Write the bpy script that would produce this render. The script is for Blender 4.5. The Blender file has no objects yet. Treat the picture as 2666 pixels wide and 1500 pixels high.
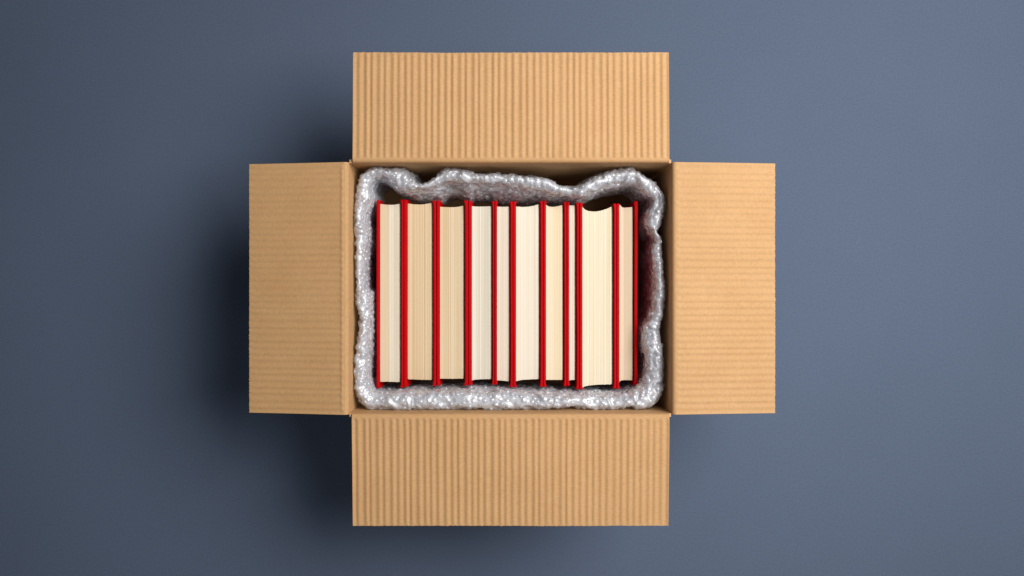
import bpy, bmesh, math, random
import numpy as np
from mathutils import Vector, noise
random.seed(7); RNG = np.random.default_rng(7)
R = math.radians
S = bpy.context.scene
COL = S.collection

# ------------------------------------------------------------------ scale: the rim of the box is RIM metres above the table
K = 0.00043            # metres per photograph pixel at the height of the box rim
D = 1.00               # camera height above the rim
RIM = 0.225            # height of the box
# ------------------------------------------------------------------ camera
cd = bpy.data.cameras.new('camera'); cam = bpy.data.objects.new('camera', cd); COL.objects.link(cam)
cam.location = (0, 0, RIM + D); cam.rotation_euler = (0, 0, 0)
cd.sensor_width = 36.0; cd.lens = 36.0 * D / (2666 * K)
cd.clip_start = 0.05; cd.clip_end = 60
S.camera = cam
# ------------------------------------------------------------------ world and lamps (studio, no sky in view)
w = bpy.data.worlds.new('World'); S.world = w; w.use_nodes = True
bg = w.node_tree.nodes['Background']; bg.inputs[0].default_value = (0.80, 0.90, 1.0, 1); bg.inputs[1].default_value = 0.06
def area(name, loc, target, size, energy, color):
    l = bpy.data.lights.new(name, 'AREA'); l.shape = 'RECTANGLE'; l.size, l.size_y = size; l.energy = energy; l.color = color
    o = bpy.data.objects.new(name, l); COL.objects.link(o); o.location = loc
    o.rotation_euler = (Vector(target) - Vector(loc)).to_track_quat('-Z', 'Y').to_euler()
    return o
key = area('key_softbox', (0.78, 0.37, 1.40), (0.14, 0.08, 0.1), (0.95, 0.95), 19.0, (1.0, 0.97, 0.93)); key.data.spread = R(125)
area('fill_softbox', (0.35, -1.15, 1.45), (0, 0, 0.2), (0.9, 0.9), 3.6, (1.0, 0.96, 0.92))
S.view_settings.view_transform = 'Standard'; S.view_settings.look = 'None'
S.view_settings.exposure = 0.0; S.view_settings.gamma = 1.0
S.render.engine = 'CYCLES'
S.cycles.max_bounces = 10; S.cycles.transparent_max_bounces = 16

# ------------------------------------------------------------------ helpers
def P(u, v, d=0.0):
    """world XY of a photograph pixel at depth d below the rim"""
    s = K * (D + d) / D
    return ((u - 1333) * s, -(v - 750) * s)
def tag(o, label=None, cat=None, group=None, kind=None):
    if label: o['label'] = label
    if cat: o['category'] = cat
    if group: o['group'] = group
    if kind: o['kind'] = kind
    return o
def empty(name, loc):
    o = bpy.data.objects.new(name, None); COL.objects.link(o); o.location = loc; o.empty_display_size = 0.02
    return o
def link(name, me, m, parent=None, smooth=False):
    o = bpy.data.objects.new(name, me); COL.objects.link(o)
    if m: me.materials.append(m)
    if parent:
        o.parent = parent; o.matrix_parent_inverse.identity()
        o.location = -Vector(parent.location) if parent.parent is None else (0, 0, 0)
    if smooth: me.polygons.foreach_set('use_smooth', [True] * len(me.polygons))
    return o
def npmesh(name, V, F):
    me = bpy.data.meshes.new(name); me.from_pydata([tuple(p) for p in V], [], F); me.update(); return me
def bevel_box(name, lo, hi, b, seg=2):
    bm = bmesh.new()
    bmesh.ops.create_cube(bm, size=1)
    for v in bm.verts:
        v.co = Vector([lo[i] + (v.co[i] + .5) * (hi[i] - lo[i]) for i in range(3)])
    if b: bmesh.ops.bevel(bm, geom=list(bm.edges), offset=b, segments=seg, profile=.5, affect='EDGES')
    me = bpy.data.meshes.new(name); bm.to_mesh(me); bm.free(); return me

# ------------------------------------------------------------------ materials
class NT:
    def __init__(s, name):
        s.m = bpy.data.materials.new(name); s.m.use_nodes = True
        s.t = s.m.node_tree; s.n = s.t.nodes; s.b = s.n['Principled BSDF']; s.out = s.n['Material Output']
        s.tc = s.n.new('ShaderNodeTexCoord')
    def L(s, a, b): s.t.links.new(a, b)
    def mapping(s, scale):
        mp = s.n.new('ShaderNodeMapping'); mp.inputs['Scale'].default_value = scale
        s.L(s.tc.outputs['Object'], mp.inputs[0]); return mp.outputs[0]
    def noise(s, scale, vec, detail=4, rough=.6):
        q = s.n.new('ShaderNodeTexNoise'); q.inputs['Scale'].default_value = scale
        q.inputs['Detail'].default_value = detail; q.inputs['Roughness'].default_value = rough
        s.L(vec, q.inputs['Vector']); return q.outputs[0]
    def ramp(s, f, stops):
        r = s.n.new('ShaderNodeValToRGB'); e = r.color_ramp.elements
        while len(e) < len(stops): e.new(.5)
        for i, (p, c) in enumerate(stops):
            e[i].position = p; e[i].color = (*c, 1) if len(c) == 3 else c
        s.L(f, r.inputs[0]); return r.outputs[0]
    def mix(s, f, a, b, mode='MIX'):
        q = s.n.new('ShaderNodeMix'); q.data_type = 'RGBA'; q.blend_type = mode
        for sock, v in ((q.inputs[0], f), (q.inputs[6], a), (q.inputs[7], b)):
            if hasattr(v, 'links'): s.L(v, sock)
            elif isinstance(v, (int, float)): sock.default_value = v
            else: sock.default_value = (*v, 1)
        return q.outputs[2]
    def bump(s, h, strength, dist):
        q = s.n.new('ShaderNodeBump'); q.inputs['Strength'].default_value = strength; q.inputs['Distance'].default_value = dist
        s.L(h, q.inputs['Height']); return q.outputs[0]
    def color(s, c): 
        if hasattr(c, 'links'): s.L(c, s.b.inputs['Base Color'])
        else: s.b.inputs['Base Color'].default_value = (*c, 1)
    def set(s, **k):
        for a, v in k.items(): s.b.inputs[a.replace('_', ' ')].default_value = v

def kraft(name, base, axis):
    q = NT(name)
    st = (260, 520, 260) if axis == 'x' else (520, 260, 260)
    fib = q.noise(1.0, q.mapping(st), 5, .65)
    blot = q.noise(26, q.tc.outputs['Object'], 4)
    c = q.mix(q.ramp(fib, [(.3, (0, 0, 0)), (.75, (1, 1, 1))]), tuple(x * .84 for x in base), tuple(min(1, x * 1.12) for x in base))
    c = q.mix(.25, c, q.ramp(blot, [(.35, (base[0] * .9, base[1] * .82, base[2] * .72)), (.65, tuple(x * 1.06 for x in base))]))
    vor = q.n.new('ShaderNodeTexVoronoi'); vor.inputs['Scale'].default_value = 150; q.L(q.tc.outputs['Object'], vor.inputs['Vector'])
    fleck = q.ramp(vor.outputs['Distance'], [(.05, (1, 1, 1)), (.11, (0, 0, 0))])
    rare = q.ramp(q.noise(60, q.tc.outputs['Object'], 2), [(.55, (0, 0, 0)), (.66, (1, 1, 1))])
    f = q.mix(1.0, fleck, rare, 'MULTIPLY')
    c = q.mix(f, c, tuple(x * .62 for x in base))
    q.color(c); q.set(Roughness=.72); q.b.inputs['Specular IOR Level'].default_value = .28
    q.L(q.bump(q.noise(420, q.tc.outputs['Object'], 3), .18, .0006), q.b.inputs['Normal'])
    return q.m
KB = (.49, .290, .135)
M_KX = kraft('kraft_board_flutes_across', KB, 'y'); M_KY = kraft('kraft_board_flutes_along', KB, 'x')
M_KW = kraft('kraft_board_inside', (.54, .325, .155), 'y')

q = NT('blue_grey_paper')
n1 = q.noise(3.5, q.tc.outputs['Object'], 5); n2 = q.noise(420, q.tc.outputs['Object'], 3)
c = q.mix(q.ramp(n1, [(.3, (0, 0, 0)), (.7, (1, 1, 1))]), (.079, .106, .164), (.086, .115, .177))
c = q.mix(.16, c, q.ramp(n2, [(.3, (.03, .045, .07)), (.7, (.16, .20, .29))]))
q.color(c); q.set(Roughness=.8); q.b.inputs['Specular IOR Level'].default_value = .2
q.L(q.bump(q.noise(900, q.tc.outputs['Object'], 2), .12, .0004), q.b.inputs['Normal'])
M_TABLE = q.m

q = NT('red_book_cloth')
c = q.mix(q.noise(70, q.tc.outputs['Object'], 3), (.37, .001, .003), (.45, .0015, .004))
q.color(c); q.set(Roughness=.6); q.b.inputs['Specular IOR Level'].default_value = .06
q.L(q.bump(q.noise(1600, q.tc.outputs['Object'], 2), .15, .0003), q.b.inputs['Normal'])
M_RED = q.m

def pages(name, a, b, seed, split=None):
    q = NT(name)
    mp = q.n.new('ShaderNodeMapping'); mp.inputs['Scale'].default_value = (1, .012, .02); mp.inputs['Location'].default_value = (seed * 3.7, seed, 0)
    q.L(q.tc.outputs['Object'], mp.inputs[0])
    s1 = q.noise(170, mp.outputs[0], 2, .5); s2 = q.noise(900, mp.outputs[0], 3, .7)
    c = q.mix(q.ramp(s1, [(.36, (0, 0, 0)), (.62, (1, 1, 1))]), a, b)
    c = q.mix(q.ramp(s2, [(.52, (0, 0, 0)), (.85, (.15, .15, .15))]), c, tuple(x * .8 for x in a))
    q.color(c); q.set(Roughness=.85); q.b.inputs['Specular IOR Level'].default_value = .15
    q.L(q.bump(s2, .2, .0004), q.b.inputs['Normal'])
    return q.m

def plastic(name, opac, tint, gloss):
    m = bpy.data.materials.new(name); m.use_nodes = True; t = m.node_tree; n = t.nodes; n.clear()
    out = n.new('ShaderNodeOutputMaterial')
    di = n.new('ShaderNodeBsdfDiffuse'); di.inputs[0].default_value = (*tint, 1)
    tl = n.new('ShaderNodeBsdfTranslucent'); tl.inputs[0].default_value = (*tint, 1)
    tr = n.new('ShaderNodeBsdfTransparent'); tr.inputs[0].default_value = (.96, .965, .97, 1)
    gl = n.new('ShaderNodeBsdfGlossy'); gl.inputs['Roughness'].default_value = .32
    tc = n.new('ShaderNodeTexCoord'); no = n.new('ShaderNodeTexNoise'); no.inputs['Scale'].default_value = 130; no.inputs['Detail'].default_value = 3
    bu = n.new('ShaderNodeBump'); bu.inputs['Strength'].default_value = .3; bu.inputs['Distance'].default_value = .0012
    L = t.links.new
    L(tc.outputs['Object'], no.inputs['Vector']); L(no.outputs[0], bu.inputs['Height']); L(bu.outputs[0], gl.inputs['Normal']); L(bu.outputs[0], di.inputs['Normal'])
    m1 = n.new('ShaderNodeMixShader'); m1.inputs[0].default_value = .14; L(di.outputs[0], m1.inputs[1]); L(tl.outputs[0], m1.inputs[2])
    m2 = n.new('ShaderNodeMixShader'); m2.inputs[0].default_value = opac; L(tr.outputs[0], m2.inputs[1]); L(m1.outputs[0], m2.inputs[2])
    fr = n.new('ShaderNodeFresnel'); fr.inputs[0].default_value = 1.5
    mu = n.new('ShaderNodeMath'); mu.operation = 'MULTIPLY'; mu.inputs[1].default_value = gloss; L(fr.outputs[0], mu.inputs[0])
    mn = n.new('ShaderNodeMath'); mn.operation = 'MINIMUM'; mn.inputs[1].default_value = .24; L(mu.outputs[0], mn.inputs[0]); mu = mn
    m3 = n.new('ShaderNodeMixShader'); L(mu.outputs[0], m3.inputs[0]); L(m2.outputs[0], m3.inputs[1]); L(gl.outputs[0], m3.inputs[2])
    L(m3.outputs[0], out.inputs[0]); return m
M_FILM = plastic('clear_polythene_film', .70, (.72, .75, .83), 2.4)
M_BUB = plastic('clear_polythene_bubble', .20, (.82, .86, .94), 3.2)

# ------------------------------------------------------------------ table
me = npmesh('table_surface', [(-4, -4, 0), (4, -4, 0), (4, 4, 0), (-4, 4, 0)], [(0, 1, 2, 3)])
tag(link('table_surface', me, M_TABLE), kind='structure')

# ------------------------------------------------------------------ cardboard box
T = 0.004
UL, UR, VT, VB = 907, 1750, 423.5, 1077.5            # inner faces of the walls at the rim
XL, XR = P(UL, 0)[0], P(UR, 0)[0]; YT, YB = P(0, VT)[1], P(0, VB)[1]
box = empty('cardboard_box', ((XL + XR) / 2, (YT + YB) / 2, 0))
tag(box, 'open brown corrugated cardboard box with its four flaps spread flat', 'box')
RS, RT = 0.0048, 0.0042                              # fold radii of the side flaps and of the upper and lower flaps
e = .0004
link('base', bevel_box('base', (XL - T, YB - T, .0002), (XR + T, YT + T, .0042), 0), M_KW, box)
link('wall', bevel_box('wall', (XL - T, YB - .0006, .0044), (XL, YT + .0006, RIM - RS), 0), M_KW, box)
link('wall', bevel_box('wall', (XR, YB - .0006, .0044), (XR + T, YT + .0006, RIM - RS), 0), M_KW, box)
link('wall', bevel_box('wall', (XL + e, YT, .0044), (XR - e, YT + T, RIM - RT), 0), M_KW, box)
link('wall', bevel_box('wall', (XL + e, YB - T, .0044), (XR - e, YB, RIM - RT), 0), M_KW, box)

def flap(origin, outd, along, a0, a1, reach, r, droop, pitch, amp, mat, bead, seed, label, warp=0.0):
    """origin: a point on the inner wall face at the rim; reach: how far the flap reaches out; a0..a1 along the fold"""
    rr = np.random.default_rng(seed)
    na = int((a1 - a0) / pitch * 9) + 1
    aa = np.linspace(a0, a1, na)
    th = np.linspace(0, math.pi / 2 + droop, 9)
    o = list(r - r * np.cos(th)); z = list(-r + r * np.sin(th)); nx = list(-np.cos(th)); nz = list(np.sin(th))
    o0, z0 = o[-1], z[-1]; Lf = (reach - o0) / math.cos(droop)
    ss = np.concatenate([np.linspace(.0008, .012, 10), np.linspace(.016, Lf - .004, 22), [Lf - .0015, Lf]])
    for s_ in ss:
        o.append(o0 + s_ * math.cos(droop)); z.append(z0 - s_ * math.sin(droop)); nx.append(math.sin(droop)); nz.append(math.cos(droop))
    o, z, nx, nz = map(np.array, (o, z, nx, nz))
    nx[:9] = -(-np.cos(th)) ; 
    sarc = np.concatenate([np.full(9, -1.0), ss])
    # flutes: one ridge per pitch with its own height and width
    nf = int((a1 - a0) / pitch) + 3
    h = rr.uniform(.7, 1.2, nf); ph = rr.uniform(-.14, .14, nf)
    V = []; ns = len(o)
    for k, a in enumerate(aa):
        f = (a - a0) / pitch
        for j in range(ns):
            sj = sarc[j]
            wob = .04 * noise.noise(Vector((a * 30, sj * 22, seed * 5.1)))
            g_ = max(0, f + wob); i = min(int(g_), nf - 2); tt_ = g_ - i
            ff = f + wob + ph[i] * (1 - tt_) + ph[i + 1] * tt_; hh = h[i] * (1 - tt_) + h[i + 1] * tt_
            c_ = .5 + .5 * math.cos(2 * math.pi * ff)
            fade = 0 if sj < 0 else min(1, sj / .0025) * min(1, max(0, (Lf - sj) / .003) * .7 + .3)
            edge = min(1, (a - a0) / .002 + .2, (a1 - a) / .002 + .2)
            rp = amp * hh * (c_ - .5) * fade * (1 + .3 * noise.noise(Vector((sj * 160, a * 160, seed))))
            rp += .0015 * noise.noise(Vector((a * 9, sj * 9, seed))) * (0 if sj < 0 else min(1, sj / .02))
            if bead and sj >= 0: rp += min(1, (a - a0) / .01, (a1 - a) / .01) * bead * math.exp(-((sj - .0016) / .0016) ** 2)
            bow = 0 if sj < 0 else warp * math.sin(math.pi * (a - a0) / (a1 - a0)) * (sj / Lf)
            oo = o[j] + nx[j] * 0; zz = z[j] + rp + bow
            edge_j = rr.normal(0, .00022) if j == ns - 1 else 0
            V.append((oo + edge_j, a, zz))
    top = np.array(V).reshape(na, ns, 3)
    bot = top.copy()
    # underside: offset by the board thickness towards the fold centre
    thj = np.concatenate([th, np.full(len(ss), math.pi / 2 + droop)])
    tt = np.where(sarc < 0, min(T, r - .0003), T)
    tt = np.minimum(T, r - .0003) * np.ones(ns)
    bot[:, :, 0] = (o[None, :] + tt * np.cos(thj)[None, :]); bot[:, :, 2] = top[:, :, 2] - (tt * np.sin(thj))[None, :]
    bot[:, -1, 0] = top[:, -1, 0] + (bot[:, -1, 0] - o[-1])
    allv = np.concatenate([top.reshape(-1, 3), bot.reshape(-1, 3)])
    ox, oy = outd; ax, ay = along
    W = np.empty_like(allv)
    W[:, 0] = origin[0] + allv[:, 0] * ox + allv[:, 1] * ax
    W[:, 1] = origin[1] + allv[:, 0] * oy + allv[:, 1] * ay
    W[:, 2] = RIM + allv[:, 2]
    N = na * ns; F = []
    flip = (ox * ay - oy * ax) < 0
    def quad(*q_): F.append(q_[::-1] if flip else q_)
    for k in range(na - 1):
        for j in range(ns - 1):
            a_ = k * ns + j
            quad(a_, a_ + 1, a_ + ns + 1, a_ + ns); quad(N + a_ + ns, N + a_ + ns + 1, N + a_ + 1, N + a_)
        a_ = k * ns; quad(a_ + ns, N + a_ + ns, N + a_, a_)
        a_ = k * ns + ns - 1; quad(a_, N + a_, N + a_ + ns, a_ + ns)
    for j in range(ns - 1):
        a_ = j; quad(a_, N + a_, N + a_ + 1, a_ + 1)
        a_ = (na - 1) * ns + j; quad(a_ + 1, N + a_ + 1, N + a_, a_)
    me = npmesh('flap', W, F)
    ob = link('flap', me, mat, box, smooth=True)
    try: me.set_sharp_from_angle(angle=R(50))
    except Exception: pass
    tag(ob, label); return ob

def reach(px, droop, sign=1):
    """outward reach so the drooping far edge appears px photograph pixels from the middle"""
    return px * K
PT = 17.6 * K
dS, dT = R(5), R(2)
def far(px_edge, px_in, dr):
    Lr = (px_edge - px_in) * K
    drop = Lr * math.tan(dr)
    return px_edge * K * (D + drop) / D - px_in * K
flap((XL, 0), (-1, 0), (0, 1), P(0, 1080)[1], P(0, 422)[1], far(1333 - 649, 1333 - UL, R(9)), RS, R(9), PT, .0006, M_KX, .0006, 1, 'shaded left flap with faint horizontal flutes')
flap((XR, 0), (1, 0), (0, 1), P(0, 1079.5)[1], P(0, 422)[1], far(2018 - 1333, UR - 1333, R(6)), RS, R(6), PT, .0007, M_KX, .0002, 2, 'brightly lit right flap with faint horizontal flutes')
flap((0, YT), (0, 1), (1, 0), P(918, 0)[0], P(1743, 0)[0], far(750 - 137, 750 - VT, dT), RT, dT, PT, .0011, M_KY, 0, 3, 'far flap with clear upright flutes')
flap((0, YB), (0, -1), (1, 0), P(916, 0)[0], P(1743, 0)[0], far(1369 - 750, VB - 750, R(3)), RT, R(3), PT, .0010, M_KY, .0003, 4, 'near flap with clear upright flutes')

# ------------------------------------------------------------------ books, spines down, fore-edges up
DC, DP = 0.050, 0.0535        # depth of the cover edges and of the page edges below the rim
ZB = .0046
BOOK_Z = RIM - DC
books = [
 # cover left u0,u1 | pages u0,u1 | cover right u0,u1 | cover top v L,R | cover bottom v L,R | head curve | tail curve | colours | label
 (980, 987.3, 988, 1040.5, 1044.3, 1050.0, 520.7, 519.5, 1011.6, 1010, [(0, 531), (.4, 533), (.75, 532.5), (1, 529)], [(0, 994), (.5, 994.4), (1, 995)],
  (.66, .55, .39), (.74, .69, .58), 'leftmost red hardback book, its page edges tan on one side and ivory on the other'),
 (1050.7, 1059.4, 1060, 1123, 1128, 1135.5, 519.8, 522, 1008, 1005.5, [(0, 530), (.3, 532), (.6, 532), (1, 527.5)], [(0, 987.5), (.5, 989), (1, 989.5)],
  (.66, .49, .31), (.72, .58, .40), 'red hardback book with deep tan pages, second from the left'),
 (1136.2, 1143.9, 1144.6, 1208, 1210.4, 1218.3, 522, 521.5, 1004.5, 1004, [(0, 538.5), (.4, 539.5), (.7, 538.5), (1, 535)], [(0, 986), (.5, 986.5), (1, 986)],
  (.65, .50, .33), (.73, .61, .44), 'red hardback book with tan pages, third from the left'),
 (1219, 1227, 1228.5, 1278.5, 1282.4, 1287.2, 523, 523.5, 1003, 1002, [(0, 537), (.4, 537.8), (1, 537)], [(0, 991), (.25, 988.5), (1, 987)],
  (.66, .63, .54), (.78, .74, .67), 'red hardback book with pale grey-white pages, fourth from the left'),
 (1287.8, 1293, 1294, 1325, 1329, 1335, 523, 524.5, 1001.5, 1008.5, [(0, 538), (.5, 538.5), (1, 538)], [(0, 990.5), (.5, 991.5), (1, 993.5)],
  (.68, .59, .49), (.76, .69, .61), 'slim red hardback book with pinkish-white pages, fifth from the left'),
 (1335.6, 1342.4, 1343.4, 1403.5, 1407, 1413.3, 524, 523, 1009.5, 1007.5, [(0, 538), (.4, 538.5), (.7, 536), (1, 530.5)], [(0, 992.5), (.3, 989.5), (1, 987.2)],
  (.76, .70, .60), (.82, .77, .69), 'red hardback book with creamy white pages, sixth from the left'),
 (1413.9, 1420.6, 1421.6, 1468.4, 1469.2, 1475.2, 522.5, 525, 1008, 1006.5, [(0, 532.5), (.15, 537), (.4, 538.5), (.7, 536.5), (1, 532.5)], [(0, 989.3), (1, 989.5)],
  (.76, .65, .46), (.80, .71, .56), 'red hardback book with yellowish cream pages, seventh from the left'),
 (1475.8, 1481.5, 1482, 1500, 1501.4, 1507.6, 525.5, 527, 1005, 1013.5, [(0, 535), (1, 535)], [(0, 991), (.4, 989.5), (1, 990)],
  (.70, .61, .52), (.76, .68, .60), 'thinnest red hardback book of the row, with pinkish pages'),
 (1508.2, 1515.4, 1516.4, 1595, 1598.5, 1605, 528, 530, 1014.5, 1012.5, [(0, 538.5), (.12, 547), (.3, 550.3), (.5, 550), (.75, 545), (1, 536)], [(0, 1010), (.1, 1006), (.3, 1003.5), (.6, 1001.8), (1, 1001)],
  (.75, .67, .51), (.82, .76, .65), 'thickest red hardback book, cream pages with a deep dip at the head'),
 (1605.7, 1611.7, 1612.6, 1651.2, 1651.8, 1660.4, 530, 524, 1013, 1003, [(0, 532.5), (.08, 534), (.24, 540), (1, 539)], [(0, 996), (.12, 991), (1, 990)],
  (.68, .55, .41), (.74, .63, .50), 'rightmost red hardback book with pinkish tan pages'),
]
def lerp_curve(c, f):
    xs = [p[0] for p in c]; ys = [p[1] for p in c]
    # smooth interpolation between the traced points
    f = min(max(f, 0), 1)
    for i in range(len(xs) - 1):
        if f <= xs[i + 1]:
            t = (f - xs[i]) / (xs[i + 1] - xs[i])
            m0 = (ys[i + 1] - ys[i - 1]) / (xs[i + 1] - xs[i - 1]) if i > 0 else (ys[i + 1] - ys[i]) / (xs[i + 1] - xs[i])
            m1 = (ys[i + 2] - ys[i]) / (xs[i + 2] - xs[i]) if i + 2 < len(xs) else (ys[i + 1] - ys[i]) / (xs[i + 1] - xs[i])
            hh = xs[i + 1] - xs[i]
            return (2*t**3-3*t**2+1)*ys[i] + (t**3-2*t**2+t)*hh*m0 + (-2*t**3+3*t**2)*ys[i+1] + (t**3-t**2)*hh*m1
    return ys[-1]
def board(name, u0, u1, vt, vb, parent, seed, inner=1):
    x0, x1 = P(u0, 0, DC)[0], P(u1, 0, DC)[0]; y1, y0 = P(0, vt, DC)[1], P(0, vb, DC)[1]
    bm = bmesh.new()
    ny, nz = 60, 4
    bmesh.ops.create_cube(bm, size=1)
    for v in bm.verts: v.co = Vector((x0 + (v.co.x + .5) * (x1 - x0), y0 + (v.co.y + .5) * (y1 - y0), ZB + (v.co.z + .5) * (BOOK_Z - ZB)))
    bmesh.ops.bevel(bm, geom=[e_ for e_ in bm.edges], offset=.00085, segments=3, profile=.5, affect='EDGES')
    ed = [e_ for e_ in bm.edges if abs(e_.verts[0].co.y - e_.verts[1].co.y) > .1]
    bmesh.ops.subdivide_edges(bm, edges=ed, cuts=ny, use_grid_fill=True)
    for v in bm.verts:                      # boards are never quite straight
        f = (v.co.y - y0) / (y1 - y0)
        v.co.x += (x1 - x0) * .10 * noise.noise(Vector((f * 2.4, seed, 0))) * max(0, (v.co.z - .08) / .1)
        de = min(v.co.y - y0, y1 - v.co.y)                     # cloth turned in over the corners makes the ends thicker
        side = (v.co.x - x0) if inner > 0 else (x1 - v.co.x)
        v.co.x += inner * .0013 * max(0, 1 - de / .0055) * max(0, min(1, side / (x1 - x0)))
        if v.co.z > BOOK_Z - .003: v.co.z += .0005 * noise.noise(Vector((f * 4, seed, 3)))
    me = bpy.data.meshes.new(name); bm.to_mesh(me); bm.free()
    return link(name, me, M_RED, parent, smooth=True)
for i, (a0, a1, p0, p1, b0, b1, vt0, vt1, vb0, vb1, head, tail, ca, cb, lab) in enumerate(books):
    cx = (P(a0, 0, DC)[0] + P(b1, 0, DC)[0]) / 2; cy = P(0, (vt0 + vb0) / 2, DC)[1]
    bk = empty('book', (cx, cy, ZB)); tag(bk, lab, 'book', 'red hardback books standing in the box')
    board('front_cover', a0, a1, vt0, vb0, bk, i * 2.3 + 1); board('back_cover', b0, b1, vt1, vb1, bk, i * 2.3 + 9, -1)
    # rounded spine below, out of sight in the photograph
    xs0, xs1 = P(a1, 0, DC)[0] + .0003, P(b0, 0, DC)[0] - .0003
    link('spine', bevel_box('spine', (xs0, P(0, vb0, DC)[1] + .001, ZB), (xs1, P(0, vt0, DC)[1] - .001, ZB + .003), .0008), M_RED, bk, True)
    # page block
    xa, xb = P(p0 - .6, 0, DP)[0], P(p1, 0, DP)[0]
    xa = max(xa, P(a1, 0, DC)[0] + .0002); xb = P(b0, 0, DC)[0] - .0005
    n = max(20, int((xb - xa) / .00042)); ny = 14
    zt = RIM - DP; conc = .03 * (xb - xa)
    V = []; F = []
    rr = np.random.default_rng(100 + i); g = rr.normal(0, 1, n + 1); g = .6 * g + .4 * np.roll(g, 1)
    row = ny + 3
    for k in range(n + 1):
        f = k / n; x = xa + f * (xb - xa)
        yh = P(0, lerp_curve(head, f), DP)[1] + .00008 * g[k]; yt = P(0, lerp_curve(tail, f), DP)[1] - .00012 * g[k]
        z = zt - conc * (1 - (2 * f - 1) ** 2) + .00009 * g[k]
        ed = max(0, 1 - min(f, 1 - f) * (xb - xa) / .0007); z -= .0006 * ed * ed
        er = max(0, 1 - (1 - f) * (xb - xa) / .0030); z -= .0045 * er * er
        V.append((x, yt, ZB + .0034)); 
        for j in range(ny + 1):
            t = j / ny; dx = .00035 * noise.noise(Vector((t * 2, f * 3, i)))
            rnd = .0005 if j in (0, ny) else 0
            V.append((x + dx * math.sin(math.pi * f), yt + t * (yh - yt), z - rnd))
        V.append((x, yh, ZB + .0034))
    for k in range(n):
        for j in range(row - 1):
            a_ = k * row + j; F.append((a_, a_ + row, a_ + row + 1, a_ + 1))
        F.append((k * row + row - 1, (k + 1) * row + row - 1, (k + 1) * row, k * row))
    F.append(tuple(range(row))); F.append(tuple(n * row + j for j in range(row - 1, -1, -1)))
    me = npmesh('page_block', V, F)
    wm = lambda c_: tuple(x * y for x, y in zip(c_, (.85, .82, .775)))
    if i == 0:                                            # half of its sheets are tan, half ivory
        link('page_block', me, pages('page_edges_tan', wm((.69, .57, .41)), wm((.74, .63, .47)), 1), bk)
        me.materials.append(pages('page_edges_ivory', wm((.71, .66, .55)), wm((.77, .72, .62)), 2))
        for p_ in me.polygons:
            if p_.center.x > xa + .46 * (xb - xa): p_.material_index = 1
    else:
        link('page_block', me, pages('page_edges_%d' % i, wm(ca), wm(cb), i + 1), bk)

# ------------------------------------------------------------------ bubble wrap lining the box round the books
ST = [ # (outer u,v, inner u,v) clockwise from the left side
 (922,607,967,612),(923,560,962,566),(924,516,979,520),(930,472,977,491),(950,447,988,473),(973,434,996,474),(1006,436,1012,483),(1040,437,1022,494),
 (1062,443,1036,504),(1072,464,1062,508),(1093,479,1096,505),(1120,472,1122,501),(1143,453,1148,489),(1159,437,1170,484),(1180,436,1186,484),
 (1221,443,1216,490),(1242,450,1242,487),(1304,452,1304,490),(1330,453,1330,497),(1361,458,1361,500),(1392,459,1392,504),(1429,467,1430,511),
 (1460,484,1460,517),(1496,486,1500,519),(1522,477,1530,516),(1547,461,1560,505),(1570,450,1588,497),(1600,442,1612,494),(1627,438,1634,490),(1645,438,1648,491),
 (1664,449,1660,501),(1692,464,1674,515),(1720,489,1688,524),(1733,516,1688,538),(1732,549,1679,552),(1721,584,1672,578),(1714,607,1683,604),
 (1722,628,1692,622),(1725,665,1687,655),(1728,709,1690,700),(1731,767,1688,767),(1725,820,1681,825),(1719,850,1668,845),(1724,889,1664,890),(1728,941,1672,945),
 (1727,1005,1664,990),(1714,1040,1652,1003),(1684,1062,1636,1011),(1620,1067,1608,1017),(1562,1069,1560,1016),(1533,1061,1533,1015),(1469,1059,1469,1015),(1417,1061,1417,1012),
 (1359,1067,1359,1011),(1325,1066,1325,1008),(1238,1064,1238,1005),(1209,1066,1209,1006),(1122,1069,1122,1008),(1064,1066,1064,1009),(1000,1072,1008,1014),
 (958,1061,986,1013),(934,1034,974,998),(924,999,968,970),(921,947,971,930),(926,906,973,905),(935,828,975,828),(926,790,975,790),(927,762,974,764),(927,742,960,744),(926,680,960,680)]
ST = np.array(ST, float)
def catmull(pts, n):
    m = len(pts); mid = (pts[:, :2] + pts[:, 2:4]) / 2
    seg = np.linalg.norm(np.roll(mid, -1, 0) - mid, axis=1); cum = np.concatenate([[0], np.cumsum(seg)])
    out = []
    for s_ in np.linspace(0, cum[-1], n, endpoint=False):
        i = int(np.searchsorted(cum, s_, 'right') - 1); t = (s_ - cum[i]) / seg[i]
        p0, p1, p2, p3 = (pts[(i + k) % m] for k in (-1, 0, 1, 2))
        out.append(.5 * ((2*p1) + (-p0+p2)*t + (2*p0-5*p1+4*p2-p3)*t*t + (-p0+3*p1-3*p2+p3)*t**3))
    return np.array(out)
NS = 1150
C = catmull(ST, NS)
DO, DI = 0.035, 0.043
bx0, bx1 = P(980, 0, DC)[0] - .001, P(1660.4, 0, DC)[0] + .001
def book_top(u): 
    for b in books:
        if u <= b[5] + .4: return min(b[6], b[7])
    return 524
by1 = P(0, 519, DC)[1] + .0008; by0 = P(0, 1014.5, DC)[1] - .0006
wall_m = .0007
prof = [] 
film = np.zeros((NS, 0, 3))
rows = []
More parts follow.
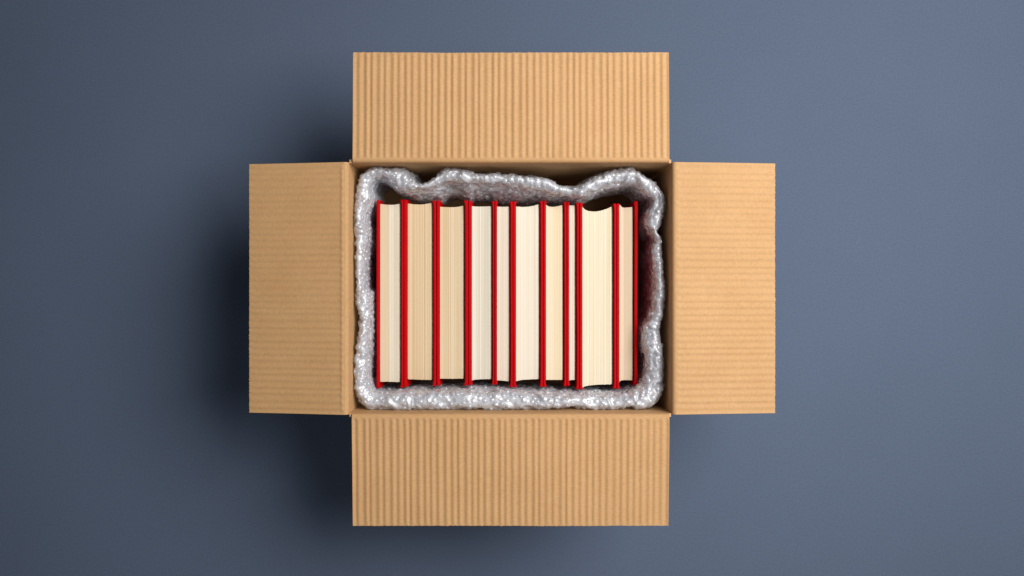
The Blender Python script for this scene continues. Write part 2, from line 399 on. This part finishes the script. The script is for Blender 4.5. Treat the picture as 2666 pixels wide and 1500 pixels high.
for s_ in range(NS):
    ou, ov, iu, iv = C[s_]
    O = np.array(P(ou, ov, DO)); I = np.array(P(iu, iv, DI))
    _o = (O - I) / np.linalg.norm(O - I); I = I + _o * .0036; O = O - _o * (.0012 if ov < 1000 else -.0006)
    O[0] = min(max(O[0], XL + wall_m), XR - wall_m); O[1] = min(max(O[1], YB + wall_m), YT - wall_m)
    per = s_ / NS * 40
    lift = .0035 * noise.noise(Vector((per * .9, 1.3, 0)))
    out = O - I; ln = np.linalg.norm(out); on = out / ln
    # outer skirt leans out to the wall, inner skirt in to the books
    B = O + on * .010; B[0] = min(max(B[0], XL + wall_m), XR - wall_m); B[1] = min(max(B[1], YB + wall_m), YT - wall_m)
    tgt = np.array([min(max(I[0], bx0), bx1), min(max(I[1], by0), by1)])
    dv = tgt - I; gap = np.linalg.norm(dv)
    inside = gap < 1e-6
    fr = .95 * min(1, (.015 / max(gap, 1e-6)) ** 2.5) * (.05 if abs(dv[0]) > abs(dv[1]) else 1); 
    if abs(dv[1]) >= abs(dv[0]) and iv < 700:            # the collar stands away from the books at the two far corners
        sm = lambda t: (lambda q_: q_ * q_ * (3 - 2 * q_))(min(max(t, 0), 1))
        fr *= .06 + .94 * sm((iu - 1025) / 70) * sm((1575 - iu) / 75)
    if iv > 960: fr *= .12                              # open pocket between the tails of the pages and the collar
    G1 = I + dv * fr * .7; G2 = I + dv * fr
    pts = [(*B, .135), (*(B * .6 + O * .4), .085), (*O, DO + .006), (*(O * .93 + I * .07), DO - .005 - lift), (*(O * .75 + I * .25), DO - .0105 - lift), (*(O * .45 + I * .55), DO - .0110 - lift),
           (*(O * .15 + I * .85), DO - .0075 - lift), (*I, DO + .002), (*G1, .060), (*G2, .086), (*G2, .14)]
    rows.append(pts)
rows = np.array(rows)                                  # NS x 11 x 3 (depth last)
# resample the section to even steps along the mean section length
def resample(rows, n):
    outp = np.zeros((len(rows), n, 3))
    m = rows.shape[1]
    fine = []
    for i in range(m - 1):
        for t in np.linspace(0, 1, 8, endpoint=False):
            p0, p1, p2, p3 = rows[:, max(i-1, 0)], rows[:, i], rows[:, i+1], rows[:, min(i+2, m-1)]
            fine.append(.5 * ((2*p1) + (-p0+p2)*t + (2*p0-5*p1+4*p2-p3)*t*t + (-p0+3*p1-3*p2+p3)*t**3))
    fine.append(rows[:, -1]); fine = np.stack(fine, 1)
    seg = np.linalg.norm(np.diff(fine, axis=1), axis=2); cum = np.concatenate([np.zeros((len(rows), 1)), np.cumsum(seg, 1)], 1)
    q_ = np.linspace(0, 1, n)
    for k in range(len(rows)):
        x = cum[k] / cum[k, -1]
        for c_ in range(3): outp[k, :, c_] = np.interp(q_, x, fine[k, :, c_])
    return outp, cum[:, -1].mean()
NP_ = 170
G, SEC = resample(rows, NP_)
G[:, :, 2] = RIM - G[:, :, 2]
def normals(G):
    ds = np.roll(G, -1, 0) - np.roll(G, 1, 0); dt = np.gradient(G, axis=1)
    n_ = np.cross(dt, ds); n_ /= np.linalg.norm(n_, axis=2, keepdims=True) + 1e-12
    return n_
Nn = normals(G)
if Nn[:, 80, 2].mean() < 0: Nn = -Nn
# crumples in the film
disp = np.zeros((NS, NP_))
for a_ in range(NS):
    for b_ in range(NP_):
        p = Vector(G[a_, b_])
        r1 = 1 - 2 * abs(noise.noise(p * 62 + Vector((3, 1, 7)) + Vector((noise.noise(p * 90), noise.noise(p * 90 + Vector((5, 5, 5))), 0)) * .6)) ; r2 = noise.noise(p * 120); r3 = 1 - 2 * abs(noise.noise(p * 170 + Vector((9, 4, 2))))
        disp[a_, b_] = .0024 * r1 + .0012 * r2 + .0003 * r3
G = G + Nn * (disp - .0016)[:, :, None]
G[:, :, 0] = np.clip(G[:, :, 0], XL + .0004, XR - .0004); G[:, :, 1] = np.clip(G[:, :, 1], YB + .0004, YT - .0004)
wrap = empty('bubble_wrap', (0, (YT + YB) / 2, .0045))
tag(wrap, 'crumpled clear bubble wrap collar lining the box round the red books', 'bubble wrap')
F = []
for a_ in range(NS):
    for b_ in range(NP_ - 1):
        i0 = a_ * NP_ + b_; i1 = ((a_ + 1) % NS) * NP_ + b_
        F.append((i0, i1, i1 + 1, i0 + 1))
me = npmesh('film', G.reshape(-1, 3), F)
link('film', me, M_FILM, wrap, smooth=True)
# bubbles: domes on a hexagonal grid over the film
Nn = normals(G)
if Nn[:, 80, 2].mean() < 0: Nn = -Nn
per_len = np.linalg.norm(np.roll(G[:, 85], -1, 0) - G[:, 85], axis=1).sum()
pitch = .0072
ncol = int(round(1.13 / pitch)); nrow = int(SEC / (pitch * .87))
BV = []; BF = []
rr = np.random.default_rng(5)
ang = np.linspace(0, 2 * math.pi, 10, endpoint=False)
for j in range(nrow):
    for i in range(ncol):
        fs = ((i + .5 * (j % 2)) / ncol * NS) % NS; ft = (j + .5) / nrow * (NP_ - 1)
        a_ = int(fs) % NS; b_ = min(int(ft), NP_ - 1)
        a_ = int(fs + rr.normal(0, .9)) % NS; b_ = min(max(int(ft + rr.normal(0, .9)), 0), NP_ - 1)
        if rr.random() < .14: continue
        c0 = G[a_, b_]
        if c0[2] < RIM - .105: continue
        nrm = Nn[a_, b_]
        tx = G[(a_ + 1) % NS, b_] - G[a_ - 1, b_]; tx = tx - nrm * tx.dot(nrm); ltx = np.linalg.norm(tx)
        if ltx < 1e-9: continue
        tx /= ltx; ty = np.cross(nrm, tx)
        rad = .0034 * rr.uniform(.85, 1.08); hgt = .0006 + .0013 * rr.random(); sk = rr.normal(0, .0004, 2)
        base = len(BV)
        for rf, hf in ((1.0, -.15), (.93, .38), (.70, .76), (.36, .97)):
            jit = rr.normal(0, .02, 10)
            for t_, jj in zip(ang, jit):
                r_ = rad * rf * (1 + jj * .5)
                q_ = c0 + tx * (r_ * math.cos(t_) + sk[0] * hf) + ty * (r_ * math.sin(t_) + sk[1] * hf) + nrm * (hgt * hf * (1 + jj))
                BV.append(q_)
        BV.append(c0 + tx * sk[0] + ty * sk[1] + nrm * hgt)
        for r_ in range(3):
            for t_ in range(10):
                u_ = base + r_ * 10 + t_; v_ = base + r_ * 10 + (t_ + 1) % 10
                BF.append((u_, v_, v_ + 10, u_ + 10))
        for t_ in range(10): BF.append((base + 30 + t_, base + 30 + (t_ + 1) % 10, base + 40))
BV = np.array(BV)
BV[:, 0] = np.clip(BV[:, 0], XL + .0002, XR - .0002); BV[:, 1] = np.clip(BV[:, 1], YB + .0002, YT - .0002)
me = npmesh('bubbles', BV, BF)
tag(link('bubbles', me, M_BUB, wrap, smooth=True), kind='stuff')
